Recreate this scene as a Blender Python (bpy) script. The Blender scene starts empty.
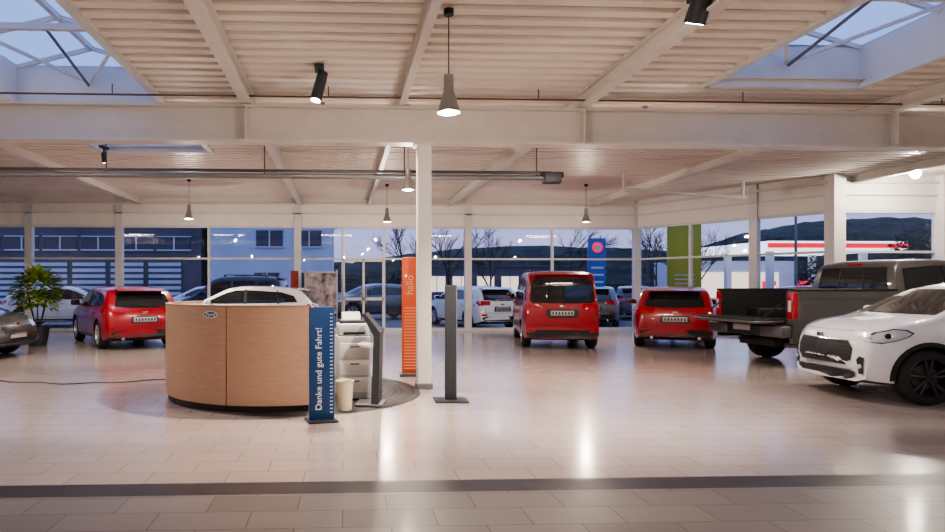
import bpy, bmesh, math, random
import numpy as np
from mathutils import Vector, Matrix
from mathutils.bvhtree import BVHTree
random.seed(7)
YAW=math.radians(2.4); CA,SA=math.cos(YAW),math.sin(YAW)
def S(x,d): return (x*CA+d*SA, -x*SA+d*CA)      # site survey frame -> building axes
def SR(deg): return math.radians(deg)-YAW

# ---------------- materials ----------------
def mat(name,col,rough=0.5,metal=0.0,coat=0.0,emis=None,es=0.0,spec=0.5,alpha=None):
    m=bpy.data.materials.new(name); m.use_nodes=True
    b=m.node_tree.nodes['Principled BSDF']
    b.inputs['Base Color'].default_value=(*col,1)
    b.inputs['Roughness'].default_value=rough
    b.inputs['Metallic'].default_value=metal
    b.inputs['Coat Weight'].default_value=coat
    b.inputs['Coat Roughness'].default_value=0.03
    b.inputs['Specular IOR Level'].default_value=spec
    if emis:
        b.inputs['Emission Color'].default_value=(*emis,1)
        b.inputs['Emission Strength'].default_value=es
    return m
def nz(m,scale=5,amt=0.15,stretch=(1,1,1),bump=0.0):
    nt=m.node_tree; b=nt.nodes['Principled BSDF']
    tc=nt.nodes.new('ShaderNodeTexCoord'); mp=nt.nodes.new('ShaderNodeMapping')
    mp.inputs['Scale'].default_value=stretch
    n=nt.nodes.new('ShaderNodeTexNoise'); n.inputs['Scale'].default_value=scale; n.inputs['Detail'].default_value=5
    nt.links.new(tc.outputs['Object'],mp.inputs['Vector']); nt.links.new(mp.outputs['Vector'],n.inputs['Vector'])
    r=nt.nodes.new('ShaderNodeValToRGB'); c=b.inputs['Base Color'].default_value[:3]
    r.color_ramp.elements[0].position=0.3; r.color_ramp.elements[1].position=0.7
    r.color_ramp.elements[0].color=(*[x*(1-amt) for x in c],1)
    r.color_ramp.elements[1].color=(*[min(1,x*(1+amt)) for x in c],1)
    nt.links.new(n.outputs['Fac'],r.inputs['Fac']); nt.links.new(r.outputs['Color'],b.inputs['Base Color'])
    if bump:
        bp=nt.nodes.new('ShaderNodeBump'); bp.inputs['Strength'].default_value=bump
        nt.links.new(n.outputs['Fac'],bp.inputs['Height']); nt.links.new(bp.outputs['Normal'],b.inputs['Normal'])
    return m
def glassmat(name,tint,gl=0.10):
    m=bpy.data.materials.new(name); m.use_nodes=True; nt=m.node_tree
    for n in list(nt.nodes): nt.nodes.remove(n)
    o=nt.nodes.new('ShaderNodeOutputMaterial'); mx=nt.nodes.new('ShaderNodeMixShader')
    t=nt.nodes.new('ShaderNodeBsdfTransparent'); t.inputs['Color'].default_value=(*tint,1)
    g=nt.nodes.new('ShaderNodeBsdfGlossy'); g.inputs['Roughness'].default_value=0.02
    mx.inputs[0].default_value=gl
    nt.links.new(t.outputs[0],mx.inputs[1]); nt.links.new(g.outputs[0],mx.inputs[2]); nt.links.new(mx.outputs[0],o.inputs[0])
    return m
def tilemat(name,c1,c2,mort,rough,coat=0.35):
    m=mat(name,c1,rough); nt=m.node_tree; b=nt.nodes['Principled BSDF']
    tc=nt.nodes.new('ShaderNodeTexCoord'); br=nt.nodes.new('ShaderNodeTexBrick')
    br.inputs['Scale'].default_value=1; br.inputs['Brick Width'].default_value=0.6; br.inputs['Row Height'].default_value=0.3
    br.inputs['Mortar Size'].default_value=0.004; br.inputs['Mortar Smooth'].default_value=0.1; br.inputs['Bias'].default_value=0
    br.inputs['Color1'].default_value=(*c1,1); br.inputs['Color2'].default_value=(*c2,1); br.inputs['Mortar'].default_value=(*mort,1)
    nt.links.new(tc.outputs['Object'],br.inputs['Vector'])
    n=nt.nodes.new('ShaderNodeTexNoise'); n.inputs['Scale'].default_value=1.2; n.inputs['Detail'].default_value=3
    nt.links.new(tc.outputs['Object'],n.inputs['Vector'])
    mr0=nt.nodes.new('ShaderNodeMapRange'); mr0.inputs[3].default_value=0.93; mr0.inputs[4].default_value=1.05
    nt.links.new(n.outputs['Fac'],mr0.inputs[0])
    mx=nt.nodes.new('ShaderNodeMix'); mx.data_type='RGBA'; mx.blend_type='MULTIPLY'; mx.inputs[0].default_value=1.0
    nt.links.new(br.outputs['Color'],mx.inputs[6]); nt.links.new(mr0.outputs[0],mx.inputs[7])
    nt.links.new(mx.outputs[2],b.inputs['Base Color'])
    bp=nt.nodes.new('ShaderNodeBump'); bp.inputs['Strength'].default_value=0.15; bp.inputs['Distance'].default_value=0.002; bp.invert=True
    nt.links.new(br.outputs['Fac'],bp.inputs['Height']); nt.links.new(bp.outputs['Normal'],b.inputs['Normal'])
    b.inputs['Coat Weight'].default_value=coat; b.inputs['Coat Roughness'].default_value=0.13
    return m

M={}
M['tile']=tilemat('floor_tile_beige',(0.41,0.345,0.32),(0.375,0.318,0.298),(0.24,0.20,0.185),0.21)
M['tile2']=tilemat('floor_tile_darker',(0.225,0.20,0.195),(0.165,0.148,0.145),(0.07,0.062,0.06),0.36,0.12)  # same tile in a darker, greyer variant for the front floor
M['stripe']=nz(mat('floor_stripe_dark',(0.04,0.037,0.042),0.35),8,0.2)
M['ceil']=nz(mat('ceiling_sheet_cream',(0.70,0.635,0.575),0.45),2,0.04)
M['steel']=nz(mat('painted_steel_cream',(0.60,0.56,0.53),0.4),3,0.04)
M['white']=nz(mat('white_paint',(0.72,0.69,0.66),0.5),3,0.03)
M['frame']=nz(mat('window_frame_white',(0.58,0.58,0.59),0.4),3,0.04)
M['glass']=glassmat('window_glass',(0.86,0.91,0.97),0.06)
M['skyglass']=glassmat('skylight_glass',(0.86,0.92,0.98),0.04)
M['wood']=nz(mat('beech_veneer',(0.44,0.275,0.19),0.42),6,0.10,(1,1,14))
M['woodt']=nz(mat('beech_edge',(0.33,0.20,0.13),0.4),6,0.1)
M['black']=nz(mat('black_plastic',(0.015,0.015,0.017),0.45),20,0.1)
M['rubber']=nz(mat('tyre_rubber',(0.02,0.02,0.021),0.75),30,0.1)
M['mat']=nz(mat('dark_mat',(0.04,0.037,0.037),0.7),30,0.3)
M['dkgrey']=nz(mat('dark_grey_metal',(0.038,0.043,0.052),0.45,0.2),6,0.1)
M['grey']=nz(mat('grey_metal',(0.17,0.17,0.185),0.4,0.4),6,0.08)
M['alu']=nz(mat('brushed_aluminium',(0.36,0.36,0.37),0.35,0.7),6,0.06)
M['rim']=mat('alloy_rim_silver',(0.55,0.56,0.58),0.28,0.9)
M['rimd']=mat('alloy_rim_dark',(0.07,0.07,0.075),0.3,0.7)
M['cglass']=mat('car_window_glass',(0.012,0.015,0.018),0.04,0,0.6)
M['red']=mat('car_paint_red',(0.27,0.001,0.012),0.30,0.0,0.8)
M['whitep']=mat('car_paint_white',(0.74,0.75,0.79),0.25,0,1.0)
M['greyp']=mat('car_paint_grey',(0.10,0.10,0.106),0.34,0.45,1.0)
M['silver']=mat('car_paint_silver',(0.13,0.135,0.145),0.3,0.6,1.0)
M['dblue']=mat('car_paint_dark_blue',(0.03,0.04,0.08),0.3,0.4,1.0)
M['tail']=mat('tail_lamp_red',(0.20,0.002,0.008),0.10,0,1.0,(1,0.02,0.03),0.12)
M['lens']=mat('clear_lens',(0.60,0.66,0.75),0.08,0.3,1.0)
M['chrome']=mat('chrome',(0.8,0.8,0.8),0.1,1.0)
M['plate']=mat('number_plate',(0.40,0.40,0.42),0.4)
M['blue']=nz(mat('blue_panel',(0.008,0.050,0.17),0.4),5,0.05)
M['wtext']=mat('white_lettering',(0.75,0.77,0.8),0.5)
M['cream']=mat('cream_plastic',(0.62,0.55,0.40),0.45)
M['lightg']=mat('light_grey_laminate',(0.50,0.50,0.50),0.45)
M['orange']=mat('orange_acrylic',(0.50,0.075,0.02),0.35,0,0.3)
M['orlite']=mat('orange_lettering',(0.75,0.35,0.22),0.5)
M['screen']=mat('screen_black',(0.01,0.01,0.012),0.08)
M['bulb']=mat('lamp_bulb',(1,1,1),0.5,0,0,(1,0.9,0.78),40)
M['leaf']=nz(mat('leaf_green',(0.22,0.33,0.03),0.45),8,0.45)
M['bark']=nz(mat('bark',(0.045,0.035,0.03),0.9),8,0.3)
M['hill']=nz(mat('hill_foliage',(0.035,0.048,0.045),0.95),1.2,0.5)
M['asphalt']=nz(mat('asphalt',(0.12,0.13,0.155),0.7),3,0.2)
M['bwhite']=nz(mat('render_white',(0.50,0.53,0.62),0.8),1,0.05)
M['bgrey']=nz(mat('building_grey',(0.10,0.095,0.11),0.8),1,0.15)
M['bwin']=mat('building_window',(0.03,0.04,0.07),0.1)
M['bwinlit']=mat('building_window_lit',(0.4,0.4,0.4),0.4,0,0,(1,0.75,0.5),1.3)
M['canred']=mat('canopy_red',(0.5,0.01,0.01),0.4,0,0,(1,0.015,0.03),1.3)
M['bred']=nz(mat('banner_red',(0.25,0.025,0.02),0.6),5,0.2)
M['canwh']=mat('canopy_white_lit',(0.8,0.8,0.8),0.4,0,0,(0.9,0.92,1),1.6)
M['yel']=mat('sign_yellow_green',(0.34,0.33,0.02),0.5)
M['signb']=mat('sign_blue',(0.02,0.05,0.20),0.4,0,0,(0.04,0.12,0.5),0.2)
M['photo']=nz(mat('poster_print',(0.26,0.22,0.24),0.4),4,0.9)
M['copper']=mat('copper_pipe',(0.13,0.07,0.055),0.5,0.3)

# ---------------- mesh builder ----------------
class MB:
    def __init__(s): s.v=[];s.f=[];s.m=[];s.mats=[]
    def mi(s,k):
        if k not in s.mats: s.mats.append(k)
        return s.mats.index(k)
    def add(s,vs,fs,k,T=None):
        o=len(s.v); i=s.mi(k)
        for p in vs:
            p=Vector(p)
            if T is not None: p=T@p
            s.v.append(p)
        for f in fs: s.f.append(tuple(o+a for a in f)); s.m.append(i)
    def box(s,c,d,k,T=None,bev=0.0):
        x,y,z=[a/2 for a in d]
        if bev<=0:
            vs=[(c[0]+i*x,c[1]+j*y,c[2]+l*z) for i in(-1,1) for j in(-1,1) for l in(-1,1)]
            fs=[(0,1,3,2),(4,6,7,5),(0,4,5,1),(2,3,7,6),(0,2,6,4),(1,5,7,3)]
            s.add(vs,fs,k,T)
        else:
            bm=bmesh.new(); bmesh.ops.create_cube(bm,size=1)
            for v in bm.verts: v.co=Vector((v.co.x*d[0],v.co.y*d[1],v.co.z*d[2]))
            bmesh.ops.bevel(bm,geom=bm.edges[:],offset=bev,segments=3,affect='EDGES',profile=0.5)
            bm.verts.index_update()
            s.add([v.co+Vector(c) for v in bm.verts],[[v.index for v in f.verts] for f in bm.faces],k,T); bm.free()
    def bar(s,a,b,w,h,k):   # box beam from a to b
        a=Vector(a);b=Vector(b);d=(b-a);L=d.length;d.normalize()
        up=Vector((0,0,1)) if abs(d.z)<0.95 else Vector((0,1,0))
        sd=d.cross(up).normalized(); up=sd.cross(d)
        T=Matrix((( d.x,sd.x,up.x,(a.x+b.x)/2),(d.y,sd.y,up.y,(a.y+b.y)/2),(d.z,sd.z,up.z,(a.z+b.z)/2),(0,0,0,1)))
        s.box((0,0,0),(L,w,h),k,T)
    def cyl(s,a,b,r0,r1,k,n=16,caps=True,T=None):
        a=Vector(a);b=Vector(b);d=(b-a).normalized()
        u=d.orthogonal().normalized(); w=d.cross(u)
        vs=[]
        for i in range(n):
            t=2*math.pi*i/n; e=u*math.cos(t)+w*math.sin(t)
            vs.append(a+e*r0); vs.append(b+e*r1)
        fs=[(2*i,(2*i+2)%(2*n),(2*i+3)%(2*n),2*i+1) for i in range(n)]
        if caps: fs.append(tuple(2*i for i in range(n))); fs.append(tuple(2*i+1 for i in range(n)))
        s.add(vs,fs,k,T)
    def lathe(s,prof,c,ax,k,n=28,T=None):  # prof: (radius, along axis)
        ax=Vector(ax).normalized(); u=ax.orthogonal().normalized(); w=ax.cross(u); c=Vector(c)
        vs=[];m=len(prof)
        for i in range(n):
            t=2*math.pi*i/n; e=u*math.cos(t)+w*math.sin(t)
            for r,h in prof: vs.append(c+e*r+ax*h)
        fs=[]
        for i in range(n):
            for j in range(m-1):
                fs.append((i*m+j,((i+1)%n)*m+j,((i+1)%n)*m+j+1,i*m+j+1))
        s.add(vs,fs,k,T)
    def prism(s,pts,ax,a,b,k,T=None):
        def P(p,h):
            return (h,p[0],p[1]) if ax=='x' else ((p[0],h,p[1]) if ax=='y' else (p[0],p[1],h))
        n=len(pts); vs=[P(p,a) for p in pts]+[P(p,b) for p in pts]
        fs=[tuple(range(n)),tuple(range(n,2*n))]+[(i,(i+1)%n,n+(i+1)%n,n+i) for i in range(n)]
        s.add(vs,fs,k,T)
    def build(s,name,loc=(0,0,0),rz=0.0,parent=None,recalc=True,ang=0.6):
        me=bpy.data.meshes.new(name); me.from_pydata([tuple(v) for v in s.v],[],s.f)
        for k in s.mats: me.materials.append(M[k])
        me.polygons.foreach_set('material_index',s.m); me.update()
        if recalc:
            bm=bmesh.new(); bm.from_mesh(me); bmesh.ops.recalc_face_normals(bm,faces=bm.faces); bm.to_mesh(me); bm.free()
        me.polygons.foreach_set('use_smooth',[True]*len(me.polygons))
        me.set_sharp_from_angle(angle=ang)
        o=bpy.data.objects.new(name,me); bpy.context.scene.collection.objects.link(o)
        o.location=loc if len(loc)==3 else (loc[0],loc[1],0); o.rotation_euler=(0,0,rz)
        if parent: o.parent=parent
        return o
def text(body,size,k,name,parent,loc,rot,ext=0.002,shear=0):
    cu=bpy.data.curves.new(name,'FONT'); cu.body=body; cu.size=size; cu.extrude=ext; cu.align_x='CENTER'; cu.align_y='CENTER'; cu.shear=shear
    cu.materials.append(M[k]); t=bpy.data.objects.new(name,cu); bpy.context.scene.collection.objects.link(t)
    bpy.context.view_layer.update()
    me=bpy.data.meshes.new_from_object(t.evaluated_get(bpy.context.evaluated_depsgraph_get()))
    bpy.data.objects.remove(t)
    o=bpy.data.objects.new(name,me); bpy.context.scene.collection.objects.link(o)
    o.parent=parent; o.location=loc; o.rotation_euler=rot
    return o

# ---------------- building shell ----------------
CZ=4.30
XL,XR,YB,YF=-13.2,17.5,-5.0,20.5
PB=(9.73,20.5); PC=(12.5,15.6)
b=MB(); b.prism([(XL,4.82),(XR,4.82),(XR,PC[1]),PC,PB,(XL,YF)],'z',-0.2,0,'tile')
b.box(((XL+XR)/2,(YB+4.54)/2,-0.1),(XR-XL,4.54-YB,0.2),'tile2')
b.box(((XL+XR)/2,4.68,-0.1),(XR-XL,0.28,0.2),'stripe'); b.build('floor')

holes=[(-5.0,-2.75,3.0,9.9),(-5.0,-2.75,11.0,13.35),(5.07,7.3,2.6,8.6)]
b=MB(); per=0.25; y=YB
def xend(yy):
    if yy<=PC[1]: return XR
    t=(yy-PC[1])/(PB[1]-PC[1]); return PC[0]+(PB[0]-PC[0])*t+0.05
while y<YF:
    prof=[(y,CZ+0.075),(y+0.075,CZ+0.075),(y+0.095,CZ),(y+0.23,CZ),(y+0.25,CZ+0.075)]
    ym=y+per/2; spans=[(XL,xend(ym))]
    for hx0,hx1,hy0,hy1 in holes:
        if hy0<ym<hy1:
            ns=[]
            for a,c in spans:
                if hx0>a and hx1<c: ns+= [(a,hx0),(hx1,c)]
                else: ns.append((a,c))
            spans=ns
    for a,c in spans:
        vs=[(a,p[0],p[1]) for p in prof]+[(c,p[0],p[1]) for p in prof]
        b.add(vs,[(i,i+5,i+6,i+1) for i in range(4)],'ceil')
    y+=per
b.build('ceiling',recalc=False,ang=0.3)
# skylights
for n,(x0,x1,y0,y1) in enumerate(holes):
    b=MB(); zt=4.85; xm=(x0+x1)/2; zr=5.15
    b.box((x0-0.03,(y0+y1)/2,(CZ+zt)/2),(0.06,y1-y0+0.12,zt-CZ+0.06),'frame'); b.box((x1+0.03,(y0+y1)/2,(CZ+zt)/2),(0.06,y1-y0+0.12,zt-CZ+0.06),'frame')
    b.box((xm,y0-0.03,(CZ+zt)/2),(x1-x0,0.06,zt-CZ+0.06),'frame'); b.box((xm,y1+0.03,(CZ+zt)/2),(x1-x0,0.06,zt-CZ+0.06),'frame')
    for xx in (x0,x1): b.box((xx,(y0+y1)/2,CZ+0.0),(0.09,y1-y0+0.2,0.07),'frame')
    for yy in (y0,y1): b.box((xm,yy,CZ+0.0),(x1-x0,0.09,0.07),'frame')
    b.bar((xm,y0,zr),(xm,y1,zr),0.07,0.07,'frame')
    yy=y0; 
    while yy<y1+0.01:
        b.bar((x0,yy,zt),(xm,yy,zr),0.05,0.06,'frame'); b.bar((x1,yy,zt),(xm,yy,zr),0.05,0.06,'frame'); yy+=(y1-y0)/round((y1-y0)/1.15)
    b.add([(x0,y0,zt),(x0,y1,zt),(xm,y1,zr),(xm,y0,zr),(x1,y1,zt),(x1,y0,zt)],[(0,1,2,3),(3,2,4,5)],'skyglass')
    b.add([(x0,y0,zt),(x1,y0,zt),(xm,y0,zr),(x0,y1,zt),(x1,y1,zt),(xm,y1,zr)],[(0,1,2),(3,4,5)],'skyglass')
    # smoke vent flap with actuator
    if y1-y0>3:
        b.bar((x0+0.1,y1-1.5,zt+0.02),(x1-0.1,y1-1.5,zt+0.02),0.08,0.08,'frame')
        b.bar((x0+0.1,y1-1.5,zt),(xm,y1-0.05,zt-0.25),0.04,0.04,'frame'); b.bar((x1-0.1,y1-1.5,zt),(xm,y1-0.05,zt-0.25),0.04,0.04,'frame')
        b.cyl((xm,y1-1.5,zt),(xm,y1-0.1,zt-0.3),0.022,0.022,'grey',8)
    b.build('window_%d'%(n+20))
# walls not in view
b=MB(); b.box((XL-0.1,(YB+YF)/2,2.2),(0.2,YF-YB,4.4),'white'); b.build('wall_left')
b=MB(); b.box(((XL+XR)/2,YB-0.1,2.2),(XR-XL+0.4,0.2,4.4),'white'); b.build('wall_rear')
b=MB(); b.box((XR+0.1,(YB+PC[1])/2,2.2),(0.2,PC[1]-YB,4.4),'white'); b.build('wall_right')
# glazed walls
def glazed(name,wname,a,c,posts,big,trans=(2.35,),top=3.42,door=None):
    a=Vector((*a,0));c=Vector((*c,0)); L=(c-a).length; ang=math.atan2(c.y-a.y,c.x-a.x)
    w=MB(); w.box((L/2,0.05,(top+4.36)/2),(L+0.1,0.22,4.36-top),'white')
    w.box((L/2,-0.10,4.12),(L,0.10,0.07),'steel'); w.box((L/2,-0.09,3.80),(L,0.06,0.04),'steel')
    w.build(name,(a.x,a.y,0),ang)
    g=MB()
    g.box((L/2,0,top-0.04),(L,0.12,0.08),'frame'); g.box((L/2,0,0.05),(L,0.14,0.10),'frame')
    for t in trans: g.box((L/2,0,t),(L,0.09,0.06),'frame')
    for p in posts:
        bw=0.22 if p in big else 0.08
        g.box((p,-0.02 if bw>0.1 else 0,top/2 if bw<0.1 else 4.3/2),(bw,0.2 if bw>0.1 else 0.1,top if bw<0.1 else 4.3),'frame')
    if door is not None:
        for x in (0.04,0.68,1.32): g.box((door+x,-0.1,1.2),(0.07,0.08,2.35),'frame')
        for z in (0.08,1.05,2.3): g.box((door+0.68,-0.1,z),(1.3,0.08,0.09),'frame')
        for x in (0.60,0.76):
            g.cyl((door+x,-0.19,0.9),(door+x,-0.19,1.4),0.015,0.015,'alu',8)
            for z in (0.95,1.35): g.cyl((door+x,-0.19,z),(door+x,-0.1,z),0.01,0.01,'alu',6)
    g.add([(0,0,0.1),(L,0,0.1),(L,0,top),(0,0,top)],[(0,1,2,3)],'glass')
    g.build(wname,(a.x,a.y,0),ang)
ps=[-9.95,-7.13,-4.3,-1.45,0.0,1.35,4.1,6.9]
glazed('wall_front','window_1',(XL,YF),PB,[0.1]+[p-XL for p in ps]+[PB[0]-XL],[-7.13-XL,-1.45-XL,4.1-XL,PB[0]-XL,-9.95-XL],door=-XL)
Lb=math.hypot(PC[0]-PB[0],PC[1]-PB[1])
glazed('wall_angled','window_2',PB,PC,[Lb/3,2*Lb/3,Lb],[2*Lb/3],trans=(2.35,))
glazed('wall_side','window_3',PC,(XR,PC[1]),[0,2.9,5],[],trans=(2.35,))
b=MB(); b.box((PC[0],PC[1]-0.1,2.15),(0.30,0.34,4.3),'white'); b.box((PC[0]+2.9,PC[1]-0.1,2.15),(0.36,0.34,4.3),'white'); b.build('trim_1')
# main beam, rafters, column
def ibeam(b,a,c,w,h,k,t=0.02):
    a=Vector(a);c=Vector(c)
    b.bar(a+Vector((0,0,h/2-t/2)),c+Vector((0,0,h/2-t/2)),w,t,k); b.bar(a-Vector((0,0,h/2-t/2)),c-Vector((0,0,h/2-t/2)),w,t,k)
    b.bar(a,c,0.02,h-2*t,k)
b=MB(); ibeam(b,(XL,9.15,3.81),(XR,9.15,3.81),0.26,0.53,'steel',0.03)
for x in (-1.37,3.5,8.2,-6.5): b.box((x,9.03,3.81),(0.02,0.14,0.47),'steel')
b.build('roof_beam')
for x in (-11.5,-6.5,-1.37,0.86,3.5,8.2,13.0):
    b=MB(); ye=YF if x<9 else PC[1]; wd=0.16 if x!=0.86 else 0.10
    ibeam(b,(x,YB,4.19),(x,ye,4.19),wd,0.21,'steel',0.02); b.build('ceiling_rafter')
b=MB(); b.box((0,0,1.77),(0.20,0.20,3.54),'white',bev=0.012); b.box((0,0,0.04),(0.24,0.24,0.08),'grey',bev=0.01); b.box((0,0,3.53),(0.3,0.28,0.03),'steel'); b.build('steel_column',(S(0.80,9.17)[0],9.15,0))
b=MB(); b.cyl((XL,8.9,4.15),(XR,8.9,4.15),0.014,0.014,'copper',8)
for x in np.arange(XL+1,XR,3): b.cyl((x,8.9,4.15),(x,8.9,4.3),0.008,0.008,'dkgrey',6)
b.build('ceiling_pipe')
b=MB(); b.cyl((-8.2,12.2,3.60),(4.1,12.2,3.60),0.05,0.05,'grey',14); b.box((-2.05,12.2,3.70),(12.3,0.05,0.05),'dkgrey')
for x in (-7.6,-4.5,-1.5,1.2,3.8): b.cyl((x,12.2,3.6),(x,12.2,4.3),0.012,0.012,'dkgrey',6)
for x in (-7.45,4.1): b.box((x,12.2,3.6),(0.34,0.18,0.22),'dkgrey',bev=0.02); b.cyl((x+0.22,12.2,3.66),(x-0.22,12.2,3.66),0.06,0.06,'black',12)
b.build('suspended_rail')
b=MB(); b.cyl((6.9,15.2,3.85),(10.9,16.6,3.85),0.05,0.05,'steel',10); b.cyl((6.9,15.2,3.85),(6.9,15.2,4.3),0.04,0.04,'steel',10); b.cyl((10.8,16.57,3.85),(10.8,16.57,4.3),0.04,0.04,'steel',10); b.build('ventilation_pipe')

# ---------------- lamps ----------------
WARM=(1.0,0.84,0.70)
def light(name,kind,loc,power,col=WARM,size=0.06,rot=(0,0,0),ang=2.2,blend=0.6,parent=None):
    l=bpy.data.lights.new(name,kind); l.energy=power; l.color=col
    if kind in('POINT','SPOT'): l.shadow_soft_size=size
    if kind=='SPOT': l.spot_size=ang; l.spot_blend=blend
    o=bpy.data.objects.new(name,l); bpy.context.scene.collection.objects.link(o); o.location=loc; o.rotation_euler=rot
    if parent: o.parent=parent
    return o
def pendant(xc,d,zb=3.25,pw=95,spot=420):
    x,y=S(xc,d); b=MB()
    b.lathe([(0.0,0.38),(0.05,0.38),(0.052,0.22),(0.06,0.20),(0.08,0.13),(0.118,0.0),(0.112,0.0),(0.07,0.12),(0.0,0.13)],(0,0,zb),(0,0,1),'alu',28)
    b.cyl((0,0,zb+0.38),(0,0,4.3),0.006,0.006,'black',8); b.cyl((0,0,4.24),(0,0,4.3),0.05,0.05,'black',14)
    b.lathe([(0.0,0.055),(0.085,0.055),(0.085,0.05),(0,0.05)],(0,0,zb),(0,0,1),'bulb',20)
    o=b.build('pendant_lamp',(x,y,0),ang=0.9)
    light('bulb_glow','POINT',(0,0,zb-0.06),pw,size=0.05,parent=o)
    light('bulb_beam','SPOT',(0,0,zb-0.02),spot,size=0.05,parent=o,ang=2.0,blend=0.8)
for p in [(0.81,6.4),(0.72,11.6)]: pendant(*p)
for p in [(0.5,17.5),(-4.77,16.7),(6.03,17.5)]: pendant(*p,pw=135)
for p in [(-5.5,3.2),(0,2.6),(5.5,3.2),(10.5,3.0),(-9,1),(-2.5,-1.5),(3.5,-1.5)]: pendant(*p,pw=95,spot=60)  # extra pendants added out of view, overhead and behind the camera, as fill
def tracks(xc,d,z,aim,power,h=0.32,r=0.075):
    x,y=S(xc,d); b=MB(); b.cyl((0,0,z),(0,0,4.27),0.02,0.02,'dkgrey',8); 
    a=Vector((*S(*aim),0))-Vector((x,y,z)); a.normalize()
    c=Vector((0,0,z)); b.cyl(c-a*h*0.5,c+a*h*0.5,r*0.9,r,'dkgrey',20,True); b.cyl(c+a*h*0.5,c+a*(h*0.5+0.004),r*0.8,r*0.8,'bulb',16)
    b.box((0,0,4.25),(0.12,0.25,0.04),'dkgrey')
    o=b.build('track_spotlight',(x,y,0)); q=a.to_track_quat('-Z','Y').to_euler()
    light('spot_beam','SPOT',tuple(c+a*(h*0.5+0.03)),power,rot=q,size=0.05,parent=o,ang=1.5,blend=0.7)
tracks(-0.63,8.0,4.02,(-1.6,7.4),850,0.38,0.075)
tracks(-5.3,12.6,4.05,(-5.5,14),500,0.2,0.05)
tracks(3.15,6.0,4.15,(2.6,8.0),1000,0.3,0.1)
for x in (-10,-5.6,-0.3,4.7,10.0):  # unseen battens added behind the beam to light the rear floor and ceiling
    b=MB(); b.box((0,0,4.02),(1.6,0.12,0.06),'white',bev=0.01); b.cyl((-0.75,0,3.975),(0.75,0,3.975),0.018,0.018,'bulb',10)
    b.box((0,0,4.15),(0.06,0.06,0.26),'grey')
    o=b.build('hidden_fill_batten',(x,9.62,0))
    l=light('hidden_fill_light','AREA',(0,0.0,3.93),150,parent=o); l.data.shape='RECTANGLE'; l.data.size=1.5; l.data.size_y=0.06
# globe ceiling lamp at right
b=MB(); b.lathe([(0,-0.11),(0.06,-0.095),(0.10,-0.04),(0.11,0),(0.10,0.04),(0.06,0.095),(0,0.11)],(0,0,4.10),(0,0,1),'bulb',24); b.cyl((0,0,4.2),(0,0,4.3),0.05,0.06,'grey',16)
x,y=S(12.75,14.7); o=b.build('globe_ceiling_lamp',(x,y,0)); light('globe_glow','POINT',(0,0,3.96),260,size=0.05,parent=o,col=(1,0.90,0.78))

# ---------------- cars ----------------
def catmull(top,step=0.045):
    pts=[np.array(p,float) for p in top]; out=[]
    for i in range(len(pts)-1):
        n=max(1,int(np.linalg.norm(pts[i+1]-pts[i])/step))
        for j in range(n): out.append(pts[i]+(pts[i+1]-pts[i])*j/n)
    out.append(pts[-1]); A=np.array(out)
    for _ in range(6):
        B=A.copy(); B[1:-1]=(A[:-2]+2*A[1:-1]+A[2:])/4; A=B
    return A
def patch(mb,bvh,ax,pts,k,off=0.006,step=0.07):
    bm=bmesh.new(); vs=[bm.verts.new((p[0],p[1],0)) for p in pts]; bm.faces.new(vs)
    bmesh.ops.triangulate(bm,faces=bm.faces[:])
    us=[p[0] for p in pts]; vv=[p[1] for p in pts]
    for (lo,hi,nrm,ix) in ((min(us),max(us),(1,0,0),0),(min(vv),max(vv),(0,1,0),1)):
        n=int((hi-lo)/step)
        for i in range(1,n+1):
            c=[0,0,0]; c[ix]=lo+(hi-lo)*i/(n+1)
            bmesh.ops.bisect_plane(bm,geom=bm.verts[:]+bm.edges[:]+bm.faces[:],plane_co=c,plane_no=nrm)
    bmesh.ops.triangulate(bm,faces=bm.faces[:])
    kill=[]
    for v in bm.verts:
        u,w=v.co.x,v.co.y
        if ax=='y+': o,d=(u,3,w),(0,-1,0)
        elif ax=='y-': o,d=(u,-3,w),(0,1,0)
        elif ax=='x+': o,d=(6,u,w),(-1,0,0)
        elif ax=='x-': o,d=(-6,u,w),(1,0,0)
        else: o,d=(u,w,5),(0,0,-1)
        h=bvh.ray_cast(Vector(o),Vector(d))
        if h[0] is None: kill.append(v); v.co=Vector((0,0,0))
        else: v.co=h[0]-Vector(d)*off*0.6+(h[1]*off*0.6 if h[1].dot(Vector(d))<0 else -h[1]*off*0.6)
    bmesh.ops.delete(bm,geom=kill,context='VERTS'); bm.verts.index_update()
    # drop facets stretched across a silhouette edge
    bad=[f for f in bm.faces if max(e.calc_length() for e in f.edges)>max(0.45,step*5)]
    bmesh.ops.delete(bm,geom=bad,context='FACES'); bm.verts.index_update()
    mb.add([v.co.copy() for v in bm.verts],[[v.index for v in f.verts] for f in bm.faces],k); bm.free()
def hitp(bvh,ax,u,w):
    o,d={'y+':((u,3,w),(0,-1,0)),'y-':((u,-3,w),(0,1,0)),'x+':((6,u,w),(-1,0,0)),'x-':((-6,u,w),(1,0,0)),'z':((u,w,5),(0,0,-1))}[ax]
    h=bvh.ray_cast(Vector(o),Vector(d)); return h[0]
def seam(mb,bvh,ax,pts,r=0.004,k='black'):
    Q=[]
    for (a,c) in zip(pts[:-1],pts[1:]):
        n=max(1,int(math.dist(a,c)/0.06))
        for i in range(n+1):
            t=i/n; h=hitp(bvh,ax,a[0]+(c[0]-a[0])*t,a[1]+(c[1]-a[1])*t)
            if h: Q.append(h.copy())
    for p,q in zip(Q[:-1],Q[1:]):
        if 0.001<(p-q).length<0.25: mb.cyl(p,q,r,r,k,6,False)
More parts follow.
